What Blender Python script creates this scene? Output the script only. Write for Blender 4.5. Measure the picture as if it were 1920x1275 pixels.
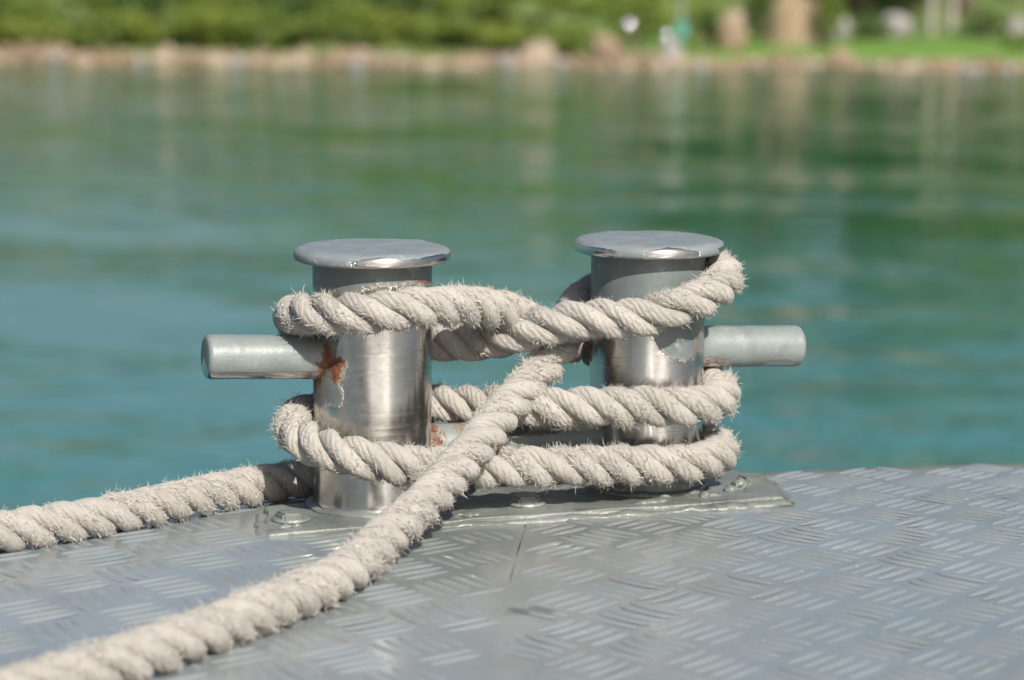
import bpy, bmesh, math, random
import numpy as np
from mathutils import Vector, Matrix

for o in list(bpy.data.objects):
    bpy.data.objects.remove(o)
random.seed(7)
RNG = np.random.default_rng(11)
sc = bpy.context.scene
col = sc.collection

# ------------------------------------------------------------------ camera
cam_d = bpy.data.cameras.new('camera')
cam = bpy.data.objects.new('camera', cam_d)
col.objects.link(cam)
CAM = Vector((0, 0, 0.475))
pitch = math.atan(751.5 / 4600.0)
roll = math.radians(0.45)
fwd = Vector((0, math.cos(pitch), -math.sin(pitch)))
r0 = Vector((1, 0, 0)); u0 = r0.cross(fwd)
rt = math.cos(roll) * r0 + math.sin(roll) * u0
up = -math.sin(roll) * r0 + math.cos(roll) * u0
mw = Matrix((rt, up, -fwd)).transposed().to_4x4()
mw.translation = CAM
cam.matrix_world = mw
cam_d.sensor_width = 36.0
cam_d.lens = 4600.0 / 1920.0 * 36.0
cam_d.clip_start = 0.05
cam_d.clip_end = 3000
cam_d.dof.use_dof = True
cam_d.dof.focus_distance = 2.03
cam_d.dof.aperture_fstop = 5.2
sc.camera = cam

# ------------------------------------------------------------------ sky and sun
SUN_AZ = math.radians(25)      # to the right of straight behind the camera
SUN_EL = math.radians(41)
sdir = Vector((math.sin(SUN_AZ) * math.cos(SUN_EL), -math.cos(SUN_AZ) * math.cos(SUN_EL), math.sin(SUN_EL)))
w = bpy.data.worlds.new('World'); sc.world = w; w.use_nodes = True
wn = w.node_tree.nodes; wl = w.node_tree.links
sky = wn.new('ShaderNodeTexSky'); sky.sky_type = 'NISHITA'; sky.sun_disc = False
sky.sun_elevation = SUN_EL
sky.sun_rotation = math.atan2(sdir.x, sdir.y)
sky.air_density = 1.0; sky.dust_density = 3.0; sky.ozone_density = 1.0
wl.new(sky.outputs[0], wn['Background'].inputs[0])
wn['Background'].inputs[1].default_value = 0.075
sun_d = bpy.data.lights.new('sun', 'SUN'); sun_d.energy = 5.0; sun_d.angle = math.radians(0.53)
sun_d.color = (1.0, 0.95, 0.87)
sun = bpy.data.objects.new('sun', sun_d); col.objects.link(sun)
sun.rotation_euler = sdir.to_track_quat('Z', 'Y').to_euler()
sun.location = sdir * 30
sc.view_settings.view_transform = 'Standard'; sc.view_settings.look = 'None'
sc.view_settings.exposure = 0.45; sc.view_settings.gamma = 1.0
sc.view_settings.use_curve_mapping = False
sc.cycles.use_denoising = True
sc.cycles.max_bounces = 8
sc.cycles.sample_clamp_indirect = 6.0

# ------------------------------------------------------------------ helpers
def mesh_obj(name, V, F, mat=None, parent=None, smooth=True, attrs=None, uv=None):
    """V (n,3) array, F list of index lists or one (m,k) array."""
    me = bpy.data.meshes.new(name)
    V = np.asarray(V, dtype=np.float32)
    if isinstance(F, np.ndarray):
        n, k = F.shape
        loops = F.astype(np.int32).ravel(); starts = np.arange(0, n * k, k, dtype=np.int32)
        me.vertices.add(len(V)); me.vertices.foreach_set('co', V.ravel())
        me.loops.add(len(loops)); me.loops.foreach_set('vertex_index', loops)
        me.polygons.add(n); me.polygons.foreach_set('loop_start', starts)
        me.update(calc_edges=True)
    else:
        me.from_pydata(V.tolist(), [], F); me.update()
    if attrs:
        for an, av in attrs.items():
            a = me.attributes.new(an, 'FLOAT', 'POINT')
            a.data.foreach_set('value', np.asarray(av, dtype=np.float32))
    if smooth:
        me.polygons.foreach_set('use_smooth', np.ones(len(me.polygons), dtype=bool))
    me.validate()
    if mat: me.materials.append(mat)
    o = bpy.data.objects.new(name, me); col.objects.link(o)
    if parent: o.parent = parent
    return o

def empty(name, loc=(0, 0, 0), rz=0.0):
    o = bpy.data.objects.new(name, None); col.objects.link(o)
    o.location = loc; o.rotation_euler = (0, 0, rz); o.empty_display_size = 0.05
    return o

def tag(o, label=None, cat=None, group=None, kind=None):
    if label: o['label'] = label
    if cat: o['category'] = cat
    if group: o['group'] = group
    if kind: o['kind'] = kind
    return o

def grid_faces(n, m, wrap=False):
    """n rows by m columns of vertices, row-major; wrap closes the columns."""
    i = np.arange(n - 1)[:, None]; j = np.arange(m if wrap else m - 1)[None, :]
    j2 = (j + 1) % m
    a = i * m + j; b = i * m + j2; c = (i + 1) * m + j2; d = (i + 1) * m + j
    return np.stack([a, b, c, d], -1).reshape(-1, 4)

def lattice(shape, cells, rng, wrap1=False):
    """smooth value noise in [-1,1] sampled on an array of the given shape"""
    n, m = shape; cn, cm = cells
    g = rng.uniform(-1, 1, (cn + 2, cm + (0 if wrap1 else 2)))
    x = np.linspace(0, cn, n); y = np.linspace(0, cm, m, endpoint=not wrap1)
    xi = np.minimum(x.astype(int), cn); yi = y.astype(int)
    fx = x - xi; fy = y - yi
    fx = fx * fx * (3 - 2 * fx); fy = fy * fy * (3 - 2 * fy)
    if wrap1: y0 = yi % cm; y1 = (yi + 1) % cm
    else: y0 = yi; y1 = yi + 1
    x1 = xi + 1
    a = g[np.ix_(xi, y0)]; b = g[np.ix_(xi, y1)]; c = g[np.ix_(x1, y0)]; d = g[np.ix_(x1, y1)]
    fx = fx[:, None]; fy = fy[None, :]
    return (a * (1 - fy) + b * fy) * (1 - fx) + (c * (1 - fy) + d * fy) * fx

# ---- node helpers
class NT:
    def __init__(self, name):
        self.m = bpy.data.materials.new(name); self.m.use_nodes = True
        self.t = self.m.node_tree; self.n = self.t.nodes; self.l = self.t.links
        self.b = self.n['Principled BSDF']
    def put(self, sock, v):
        if isinstance(v, bpy.types.NodeSocket): self.l.new(v, sock)
        else: sock.default_value = v
    def node(self, typ, **kw):
        n = self.n.new(typ)
        for k, v in kw.items(): setattr(n, k, v)
        return n
    def math(self, op, a, b=0.0, c=None, clamp=False):
        n = self.node('ShaderNodeMath', operation=op, use_clamp=clamp)
        self.put(n.inputs[0], a); self.put(n.inputs[1], b)
        if c is not None: self.put(n.inputs[2], c)
        return n.outputs[0]
    def pos(self): return self.node('ShaderNodeNewGeometry').outputs['Position']
    def objc(self): return self.node('ShaderNodeTexCoord').outputs['Object']
    def uv(self): return self.node('ShaderNodeTexCoord').outputs['UV']
    def attr(self, name):
        n = self.node('ShaderNodeAttribute'); n.attribute_name = name; return n.outputs['Fac']
    def mapping(self, v, scale=(1, 1, 1), rot=(0, 0, 0), loc=(0, 0, 0)):
        n = self.node('ShaderNodeMapping'); self.l.new(v, n.inputs[0])
        n.inputs['Scale'].default_value = scale; n.inputs['Rotation'].default_value = rot
        n.inputs['Location'].default_value = loc
        return n.outputs[0]
    def noise(self, v, scale, detail=4, rough=0.55, dist=0.0, col=False):
        n = self.node('ShaderNodeTexNoise'); self.l.new(v, n.inputs['Vector'])
        n.inputs['Scale'].default_value = scale; n.inputs['Detail'].default_value = detail
        n.inputs['Roughness'].default_value = rough; n.inputs['Distortion'].default_value = dist
        return n.outputs['Color' if col else 'Fac']
    def voro(self, v, scale, feature='F1', out='Distance'):
        n = self.node('ShaderNodeTexVoronoi', feature=feature); self.l.new(v, n.inputs['Vector'])
        n.inputs['Scale'].default_value = scale
        return n.outputs[out]
    def ramp(self, f, stops, interp='LINEAR'):
        n = self.node('ShaderNodeValToRGB'); self.put(n.inputs[0], f); r = n.color_ramp; r.interpolation = interp
        while len(r.elements) < len(stops): r.elements.new(0.5)
        for e, (p, c) in zip(r.elements, stops):
            e.position = p; e.color = c if len(c) == 4 else (*c, 1)
        return n.outputs[0]
    def step(self, f, lo, hi):
        n = self.node('ShaderNodeMapRange', clamp=True); self.put(n.inputs[0], f)
        n.inputs[1].default_value = lo; n.inputs[2].default_value = hi
        return n.outputs[0]
    def mix(self, f, a, b, blend='MIX'):
        n = self.node('ShaderNodeMix', data_type='RGBA', blend_type=blend)
        self.put(n.inputs[0], f)
        self.put(n.inputs[6], a if isinstance(a, bpy.types.NodeSocket) or len(a) == 4 else (*a, 1))
        self.put(n.inputs[7], b if isinstance(b, bpy.types.NodeSocket) or len(b) == 4 else (*b, 1))
        return n.outputs[2]
    def mixf(self, f, a, b):
        n = self.node('ShaderNodeMix', data_type='FLOAT')
        self.put(n.inputs[0], f); self.put(n.inputs[2], a); self.put(n.inputs[3], b)
        return n.outputs[0]
    def bump(self, h, dist, strength=1.0, prev=None):
        n = self.node('ShaderNodeBump'); self.put(n.inputs['Height'], h)
        n.inputs['Distance'].default_value = dist; self.put(n.inputs['Strength'], strength)
        if prev is not None: self.l.new(prev, n.inputs['Normal'])
        return n.outputs[0]
    def set(self, **kw):
        names = dict(color='Base Color', metal='Metallic', rough='Roughness', normal='Normal', spec='Specular IOR Level',
                     ior='IOR', coat='Coat Weight', coat_rough='Coat Roughness', sheen='Sheen Weight', trans='Transmission Weight',
                     aniso='Anisotropic', sss='Subsurface Weight', sheen_rough='Sheen Roughness')
        for k, v in kw.items():
            if k in ('color',) and not isinstance(v, bpy.types.NodeSocket) and len(v) == 3: v = (*v, 1)
            self.put(self.b.inputs[names[k]], v)
        return self.m

# ------------------------------------------------------------------ materials
def m_deck():
    t = NT('deck_paint'); p = t.pos()
    big = t.noise(p, 2.3, 5, 0.6); mid = t.noise(p, 11, 5, 0.65); fine = t.noise(p, 90, 4, 0.6); vf = t.noise(p, 420, 3, 0.6)
    c = t.mix(t.step(big, .35, .65), (.170, .196, .206), (.208, .232, .240))
    c = t.mix(t.math('MULTIPLY', t.step(mid, .50, .72), .55), c, (.135, .150, .128))       # greenish dirt film
    c = t.mix(t.math('MULTIPLY', t.step(fine, .58, .75), .35), c, (.28, .29, .28))       # worn pale specks
    # black flecks and scuffs
    pm = t.mapping(p, (1.0, 2.6, 1), (0, 0, .35))
    fl = t.noise(pm, 26, 6, 0.7)
    flk = t.step(fl, .672, .70)
    c = t.mix(t.math('MULTIPLY', flk, .8), c, (.035, .038, .04))
    sc1 = t.noise(t.mapping(p, (3.0, 60, 1), (0, 0, .9)), 2.2, 4, .6); sc2 = t.noise(t.mapping(p, (2.2, 55, 1), (0, 0, -.5)), 2.0, 4, .6)
    scr = t.math('MULTIPLY', t.math('MAXIMUM', t.step(sc1, .66, .70), t.step(sc2, .67, .71)), t.step(big, .42, .58))
    c = t.mix(t.math('MULTIPLY', scr, .45), c, (.36, .36, .35))                           # drag scratches
    drop = t.step(t.voro(p, 75), .16, .10)
    c = t.mix(t.math('MULTIPLY', t.math('MULTIPLY', drop, t.step(mid, .48, .6)), .35), c, (.40, .40, .38))   # dried salt drops
    # yellowish salt crust near the fitting
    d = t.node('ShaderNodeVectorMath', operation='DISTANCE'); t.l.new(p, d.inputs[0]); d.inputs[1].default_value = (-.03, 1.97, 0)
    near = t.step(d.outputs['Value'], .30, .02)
    cr = t.math('MULTIPLY', t.step(t.noise(p, 48, 6, .7), .56, .68), near)
    c = t.mix(t.math('MULTIPLY', cr, .6), c, (.42, .38, .31))
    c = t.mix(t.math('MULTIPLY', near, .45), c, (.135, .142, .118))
    d2 = t.node('ShaderNodeVectorMath', operation='DISTANCE'); t.l.new(t.mapping(p, (.42, 1, 1)), d2.inputs[0]); d2.inputs[1].default_value = (.0125 * .42, 1.703, 0)
    sm = t.math('ADD', t.step(d2.outputs['Value'], .014, .0), t.math('MULTIPLY', t.math('SUBTRACT', fine, .5), 1.4))
    c = t.mix(t.math('MULTIPLY', t.step(sm, .25, .6), .65), c, (.075, .08, .078))         # old smudge by the seam
    r = t.math('ADD', t.mixf(t.step(mid, .35, .7), .25, .40), t.math('MULTIPLY', fine, .10))
    b = t.bump(mid, .0013, .5); b = t.bump(fine, .0005, .5, b); b = t.bump(vf, .00018, .5, b)
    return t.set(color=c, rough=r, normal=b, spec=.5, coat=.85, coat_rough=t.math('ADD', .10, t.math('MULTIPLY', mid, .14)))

def m_steel(name, paint_col=(.145, .170, .168), namp=.5, nscale=38, aniso=.7):
    """bare brushed stainless where the 'paint' field is low, peeling grey paint where it is high, rust by 'rust'"""
    t = NT(name); p = t.objc()
    n1 = t.noise(p, nscale, 6, .68); n2 = t.noise(p, nscale * 5, 4, .6)
    f = t.math('ADD', t.attr('paint'), t.math('MULTIPLY', t.math('SUBTRACT', n1, .5), namp * 2))
    f = t.math('ADD', f, t.math('MULTIPLY', t.math('SUBTRACT', n2, .5), .10))
    pm = t.step(f, -.012, .012)
    rim = t.math('MULTIPLY', t.step(f, -.05, .0), t.step(f, .06, .01))        # the paint edge
    br = t.noise(t.mapping(p, (6, 6, 420)), 1.0, 3, .6)                          # brushing round the post
    stain = t.noise(p, 26, 6, .65)
    mc = t.mix(t.step(stain, .4, .68), (.60, .585, .56), (.45, .435, .412))
    mc = t.mix(t.math('MULTIPLY', t.step(n2, .6, .75), .25), mc, (.34, .32, .30))
    pc = t.mix(t.step(n1, .35, .7), paint_col, tuple(x * .72 for x in paint_col))
    pc = t.mix(t.math('MULTIPLY', t.step(t.noise(p, 55, 5, .7), .60, .72), .45), pc, (.42, .42, .38))
    pc = t.mix(t.math('MULTIPLY', t.step(t.noise(p, 70, 5, .75), .66, .70), .7), pc, (.10, .10, .095))
    wp = t.node('ShaderNodeVectorMath', operation='ADD'); t.l.new(p, wp.inputs[0])
    wv = t.node('ShaderNodeVectorMath', operation='SCALE'); t.l.new(t.noise(p, 70, 3, .6, 0, True), wv.inputs[0]); wv.inputs['Scale'].default_value = .022
    t.l.new(wv.outputs[0], wp.inputs[1])
    crk = t.voro(wp.outputs[0], 55, 'DISTANCE_TO_EDGE')
    crm = t.math('MULTIPLY', t.step(crk, .035, .008), t.step(t.noise(p, 33, 3, .5), .54, .60))   # hairline cracks in the paint
    pc = t.mix(t.math('MULTIPLY', crm, .12), pc, (.09, .09, .085))
    c = t.mix(pm, mc, pc)
    c = t.mix(t.math('MULTIPLY', rim, .32), c, (.55, .50, .43))
    rf = t.math('ADD', t.attr('rust'), t.math('MULTIPLY', t.math('SUBTRACT', t.noise(p, 130, 8, .82, .8), .5), 5.0))
    rm = t.step(rf, .36, .85)
    halo = t.step(rf, -.25, .6)
    rc = t.mix(t.step(t.noise(p, 210, 5, .75), .35, .65), (.045, .015, .009), (.22, .075, .024))
    c = t.mix(t.math('MULTIPLY', halo, .45), c, (.26, .155, .085))
    c = t.mix(rm, c, rc)
    notr = t.math('SUBTRACT', 1.0, rm)
    met = t.math('MULTIPLY', t.math('SUBTRACT', 1.0, pm), notr)
    met = t.math('MULTIPLY', met, t.math('SUBTRACT', 1.0, t.math('MULTIPLY', halo, .7)))
    rb = t.math('ADD', .18, t.math('MULTIPLY', t.step(stain, .35, .75), .13))
    rb = t.math('ADD', rb, t.math('MULTIPLY', t.math('SUBTRACT', br, .5), .30))
    r = t.mixf(pm, rb, t.mixf(n1, .34, .52)); r = t.mixf(rm, r, .9)
    b = t.bump(br, .00006, .5); b = t.bump(n2, .00022, t.mixf(pm, .10, .6), b); b = t.bump(n1, .0011, t.mixf(pm, .10, .6), b)
    b = t.bump(t.step(f, -.03, .03), .0007, .9, b); b = t.bump(t.math('MULTIPLY', crm, pm), -.0003, .35, b); b = t.bump(rm, .0006, .6, b)
    tg = t.node('ShaderNodeTangent', direction_type='RADIAL', axis='Z'); t.l.new(tg.outputs[0], t.b.inputs['Tangent'])
    t.put(t.b.inputs['Anisotropic'], t.math('MULTIPLY', met, aniso)); t.b.inputs['Anisotropic Rotation'].default_value = .25
    return t.set(color=c, metal=met, rough=r, normal=b)

def m_paint_thick():
    t = NT('thick_glossy_paint'); p = t.pos()
    n1 = t.noise(p, 30, 6, .65); n2 = t.noise(p, 130, 4, .6); n3 = t.noise(p, 12, 4, .6)
    c = t.mix(t.step(n3, .35, .65), (.115, .125, .112), (.19, .202, .192))
    c = t.mix(t.math('MULTIPLY', t.step(n1, .57, .66), .8), c, (.055, .057, .052))
    c = t.mix(t.math('MULTIPLY', t.step(t.noise(p, 60, 5, .7), .64, .7), .5), c, (.40, .37, .31))
    b = t.bump(n1, .006, .55); b = t.bump(n2, .0012, .6, b)
    return t.set(color=c, rough=t.mixf(n2, .30, .52), normal=b, coat=.12, coat_rough=.15)

def m_rope():
    t = NT('weathered_rope'); p = t.objc(); uv = t.uv()
    sx = t.node('ShaderNodeSeparateXYZ'); t.l.new(uv, sx.inputs[0])
    U, Vv = sx.outputs[0], sx.outputs[1]
    wob = t.noise(p, 160, 4, .6)
    ph = t.math('ADD', t.math('MULTIPLY', Vv, 9.0), t.math('MULTIPLY', U, -105.0))
    ph = t.math('ADD', ph, t.math('MULTIPLY', wob, 1.1))
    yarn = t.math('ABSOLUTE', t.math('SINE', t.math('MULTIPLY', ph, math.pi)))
    fib = t.noise(t.mapping(uv, (160, 42, 1), (0, 0, 0)), 4.0, 5, .7, .4)
    n1 = t.noise(p, 34, 5, .65); n2 = t.noise(p, 330, 5, .7)
    c = t.mix(t.step(n1, .32, .68), (.47, .442, .402), (.335, .312, .280))
    c = t.mix(t.math('MULTIPLY', t.step(t.noise(p, 16, 5, .7), .48, .68), .6), c, (.36, .335, .30))
    c = t.mix(t.math('MULTIPLY', t.step(t.noise(p, 8, 4, .65), .54, .70), .5), c, (.30, .275, .24))
    c = t.mix(t.math('MULTIPLY', t.step(n2, .55, .8), .35), c, (.64, .60, .54))
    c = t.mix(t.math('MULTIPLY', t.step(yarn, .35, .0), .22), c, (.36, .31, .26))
    h = t.math('ADD', t.math('MULTIPLY', yarn, .7), t.math('MULTIPLY', n2, .9))
    h = t.math('ADD', h, t.math('MULTIPLY', fib, .8))
    b = t.bump(h, .0013, 1.0)
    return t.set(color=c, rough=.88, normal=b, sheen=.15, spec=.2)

def m_fibre():
    t = NT('rope_fibre'); p = t.objc()
    c = t.mix(t.noise(p, 90, 3, .6), (.60, .57, .53), (.40, .372, .335))
    return t.set(color=c, rough=.75, spec=.25)

def m_water():
    t = NT('sea_water'); p = t.pos()
    n1 = t.noise(t.mapping(p, (.6, 1.0, 1), (0, 0, .05)), 1.3, 2, .5, .5)
    n2 = t.noise(t.mapping(p, (.55, 1.0, 1), (0, 0, -.15)), 4.6, 2, .5, .3)
    n0 = t.noise(t.mapping(p, (.10, .22, 1), (0, 0, -.06)), 1.0, 4, .55)
    nw = t.noise(t.mapping(p, (.26, .60, 1), (0, 0, .08)), 1.0, 4, .6, .4)
    wind = t.mixf(t.step(nw, .46, .54), .15, 1.2)                       # calmer and rougher patches
    b = t.bump(n1, .15, wind); b = t.bump(n2, .020, wind, b)
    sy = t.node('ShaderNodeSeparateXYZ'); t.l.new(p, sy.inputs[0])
    deep = t.step(t.math('ADD', sy.outputs[1], t.math('MULTIPLY', t.math('SUBTRACT', n0, .5), 26.0)), 30.0, 6.0)  # rises towards the boat: weight of the painted sky blue, not water depth
    c = t.mix(deep, (.022, .088, .040), (.042, .150, .165))              # green far off; bluer near the boat, sky reflection put into the base colour
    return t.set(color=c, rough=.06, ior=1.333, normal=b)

def m_plain(name, a, b2, scale=6, rough=.85, bump=0.0, c3=None):
    t = NT(name); p = t.pos()
    n = t.noise(p, scale, 5, .65)
    c = t.mix(t.step(n, .3, .7), a, b2)
    if c3: c = t.mix(t.math('MULTIPLY', t.step(t.noise(p, scale * .35, 4, .6), .52, .68), .8), c, c3)
    kw = dict(color=c, rough=rough)
    if bump: kw['normal'] = t.bump(n, bump, .8)
    return t.set(**kw)

def m_leaf(name, a, b2, c3):
    t = NT(name); p = t.pos()
    rnd = t.node('ShaderNodeNewGeometry').outputs['Random Per Island']
    c = t.mix(rnd, a, b2)
    c = t.mix(t.math('MULTIPLY', t.step(t.noise(p, 1.1, 3, .6), .5, .7), .6), c, c3)
    m = t.set(color=c, rough=.55, spec=.35)
    # light passing through thin leaves
    tr = t.node('ShaderNodeBsdfTranslucent'); t.put(tr.inputs[0], c)
    mx = t.node('ShaderNodeMixShader'); mx.inputs[0].default_value = .45
    t.l.new(t.b.outputs[0], mx.inputs[1]); t.l.new(tr.outputs[0], mx.inputs[2])
    t.l.new(mx.outputs[0], t.n['Material Output'].inputs[0])
    return m

DECK = m_deck(); STEEL = m_steel('peeling_stainless'); PIPE = m_steel('painted_pipe', (.195, .222, .215), .45, 45)
CAPM = m_steel('painted_cap', (.185, .215, .225), .45, 55)
THICK = m_paint_thick(); ROPE_M = m_rope(); FIBRE = m_fibre(); WATER = m_water()
BOLT_M = m_plain('painted_bolt', (.25, .27, .26), (.20, .22, .20), 80, .25, .001)
GAP_M = m_plain('seam_dirt', (.03, .035, .035), (.06, .06, .055), 60, .9)
HULL_M = m_plain('hull_paint', (.25, .28, .29), (.20, .22, .23), 4, .5)
ROCK_A = m_plain('pinkish_rock', (.27, .19, .125), (.18, .13, .09), 3, .9, .03, (.33, .25, .18))
ROCK_B = m_plain('pale_rock', (.36, .285, .215), (.26, .20, .15), 2.5, .9, .03, (.40, .31, .25))
ROCK_C = m_plain('grey_rock', (.30, .28, .27), (.22, .20, .20), 3, .9, .03, (.36, .34, .33))
EARTH = m_plain('bank_earth', (.30, .19, .12), (.22, .15, .09), 1.5, .95, .03, (.36, .26, .17))
HILL_G = m_plain('hill_grass', (.095, .150, .030), (.065, .110, .024), .8, .95, .05, (.14, .15, .045))
LAWN_M = m_plain('lawn_grass', (.105, .22, .022), (.085, .18, .02), 2.0, .95, .02)
LEAF_G = m_leaf('leaf_mid_green', (.145, .210, .038), (.195, .265, .050), (.21, .245, .057))
LEAF_Y = m_leaf('leaf_yellow_green', (.20, .265, .045), (.26, .31, .06), (.165, .235, .042))
LEAF_D = m_leaf('leaf_dark_green', (.070, .130, .030), (.10, .17, .038), (.115, .18, .042))
BARK_P = m_plain('pale_bark', (.38, .35, .30), (.29, .265, .225), 4, .85)
BARK_D = m_plain('brown_bark', (.13, .095, .065), (.085, .06, .045), 5, .9)
WHITE_M = m_plain('white_paint', (.78, .78, .76), (.70, .70, .68), 5, .5)
TEAL_M = m_plain('teal_paint', (.10, .36, .32), (.08, .30, .28), 5, .5)
t_ = NT('polished_globe'); GLOBE_M = t_.set(color=(.9, .9, .88), metal=1.0, rough=.12)

# ------------------------------------------------------------------ water, far bank
WZ = -2.5
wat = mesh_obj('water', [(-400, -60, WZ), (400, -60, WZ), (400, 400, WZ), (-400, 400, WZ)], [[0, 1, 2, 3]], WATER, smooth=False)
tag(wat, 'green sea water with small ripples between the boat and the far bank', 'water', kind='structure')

def sstep(x, a, b):
    t = np.clip((x - a) / (b - a), 0, 1); return t * t * (3 - 2 * t)
def bank_h(X, Y):
    """height of the far bank above world zero"""
    X = np.asarray(X, float); Y = np.asarray(Y, float)
    shore = 59.0 + .35 * np.sin(X * .35) + .25 * np.sin(X * .9 + 1)
    d = Y - shore
    h = WZ - .30 + np.clip(d + .6, 0, 1.5) * .31
    left = 1 - sstep(X, -.5, 4.5)
    hill = np.clip(d - 1.5, 0, 24) * (.20 + .06 * np.sin(X * .23 + 2)) + np.clip(d - 25.5, 0, 60) * .05
    right = np.clip(d - 1.2, 0, 9) * .018 + np.clip(d - 11, 0, 60) * .16
    return h + left * hill + (1 - left) * right + .05 * np.sin(X * 1.7 + Y * 1.3)
xs = np.concatenate([np.linspace(-220, -32, 24), np.linspace(-30, 30, 121), np.linspace(32, 220, 24)])
ys = np.concatenate([np.linspace(57.4, 68, 40), np.linspace(69, 150, 40)])
XX, YY = np.meshgrid(xs, ys)
bank = mesh_obj('far_bank_terrain', np.stack([XX, YY, bank_h(XX, YY)], -1).reshape(-1, 3), grid_faces(len(ys), len(xs)), None)
tag(bank, 'far bank with a green hillside rising from a stony water edge', 'bank', kind='structure')
me = bank.data
me.materials.append(EARTH); me.materials.append(HILL_G); me.materials.append(LAWN_M)
cen = np.array([p.center[:] for p in me.polygons])
shore = 59.0 + .35 * np.sin(cen[:, 0] * .35) + .25 * np.sin(cen[:, 0] * .9 + 1)
dd = cen[:, 1] - shore
mi = np.where(dd < 1.0, 0, np.where((cen[:, 0] > 3.5) & (dd < 9.5), 2, 1))
me.polygons.foreach_set('material_index', mi.astype(np.int32))

def rock_mesh(seed, mat, n=2):
    rng = np.random.default_rng(seed)
    bm = bmesh.new(); bmesh.ops.create_icosphere(bm, subdivisions=n, radius=1.0)
    ax = rng.normal(size=(7, 3)); ax /= np.linalg.norm(ax, axis=1)[:, None]; off = rng.uniform(.55, .9, 7)
    for v in bm.verts:
        p = np.array(v.co[:])
        for a, o_ in zip(ax, off):
            e = p @ a - o_
            if e > 0: p = p - a * e * .85
        p *= 1 + .06 * rng.normal()
        v.co = p
    me = bpy.data.meshes.new('rock'); bm.to_mesh(me); bm.free(); me.materials.append(mat)
    return me
rock_meshes = {k: [rock_mesh(s + 10 * j, m) for s in range(4)] for j, (k, m) in enumerate((('pink', ROCK_A), ('pale', ROCK_B), ('grey', ROCK_C)))}
def rock(name, kind, i, x, y, s, sink=.25, rz=0.0):
    o = bpy.data.objects.new(name, rock_meshes[kind][i % 4]); col.objects.link(o)
    o.scale = s; o.rotation_euler = (random.uniform(-.2, .2), random.uniform(-.2, .2), rz)
    o.location = (x, y, float(bank_h(x, y)) + s[2] * (1 - 2 * sink))
    return o
# stones of the water edge, in front row and back row
x = -15.5; i = 0
RK = {'pink': 'tan brown stone in the row along the far waterline',
      'pale': 'pale cream stone in the row along the far waterline',
      'grey': 'grey stone in the row along the far waterline'}
while x < 16.5:
    s = random.uniform(.11, .25) * (1.1 if x < 3 else .85)
    k = random.choices(('pink', 'pale', 'grey'), (6, 3.2, 1.2))[0]
    for row in (0, 1):
        yy = 59.0 + .35 * math.sin(x * .35) + .25 * math.sin(x * .9 + 1) + (.05 if row == 0 else .55) + random.uniform(-.12, .12)
        kk = k if row == 0 else random.choices(('pink', 'pale', 'grey'), (6, 3.5, 1))[0]
        s2 = s * (random.uniform(.8, 1.15) if row == 0 else random.uniform(.55, .9))
        o = rock('shore_stone', kk, i, x + row * .15, yy, (s2 * random.uniform(1.0, 1.5), s2, s2 * random.uniform(.7, 1.0)), .22, random.uniform(0, 6))
        tag(o, RK[kk], 'stone', 'stones along the far waterline')
        i += 1
    x += s * random.uniform(1.25, 1.7)
def pxx(px, d): return (px - 960) / 4600 * d
big = [
    ('boulder', 'pale', 0, 1003, 59.7, (.50, .45, .40), 'large pale boulder on the far waterline right of the left post', .28),
    ('boulder', 'pink', 1, 1128, 60.2, (.50, .4, .38), 'reddish boulder on the far bank just right of the large pale one', .28),
    ('boulder', 'grey', 2, 1252, 59.8, (.34, .3, .34), 'small grey boulder below the teal post box on the far bank', .25),
    ('boulder', 'pink', 3, 1358, 63.0, (.55, .5, .62), 'tan boulder on the grassy bank right of the teal post', .25),
    ('boulder', 'pale', 1, 1368, 66.5, (.34, .4, .45), 'small pale boulder peeking out behind the tan one on the bank', .0),
    ('boulder', 'pink', 2, 1568, 59.9, (.38, .34, .26), 'low orange brown boulder at the edge of the lawn', .25),
    ('boulder', 'grey', 0, 1562, 69.0, (.46, .4, .42), 'pale grey boulder standing at the back of the lawn', .2),
    ('boulder', 'grey', 3, 1672, 69.5, (.50, .4, .40), 'wide grey boulder in the shade beside the pale trunks', .2),
    ('boulder', 'grey', 1, 1896, 69.0, (.45, .4, .42), 'grey boulder at the right end of the lawn', .2),
]
for nm, k, i, px, d, s, lab, sink in big:
    tag(rock(nm, k, i, pxx(px, d), d, s, sink, random.uniform(0, 6)), lab, 'boulder')
# earth mound, tan
def mound(px, d, rx, ry, rz, mat, label):
    n, m = 14, 28
    th = np.linspace(0, math.pi / 2, n)[:, None]; ph = np.linspace(0, 2 * math.pi, m, endpoint=False)[None, :]
    rr = 1 + .15 * lattice((n, m), (4, 6), RNG, True) + .05 * lattice((n, m), (8, 14), RNG, True)
    V = np.stack([rx * np.sin(th) * np.cos(ph) * rr, ry * np.sin(th) * np.sin(ph) * rr, rz * np.cos(th) * rr * np.ones_like(ph) - .12], -1).reshape(-1, 3)
    o = mesh_obj('earth_mound', V, grid_faces(n, m, True)[:, ::-1], mat)
    X = pxx(px, d); o.location = (X, d, float(bank_h(X, d)))
    tag(o, label, 'mound')
MOUND_M = m_plain('sandy_earth', (.27, .195, .12), (.22, .165, .105), 2, .95, .02, (.32, .26, .19))
mound(1485, 66.5, .95, .8, 1.5, MOUND_M, 'tan sandy mound rising behind the lawn between shrubs')

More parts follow.
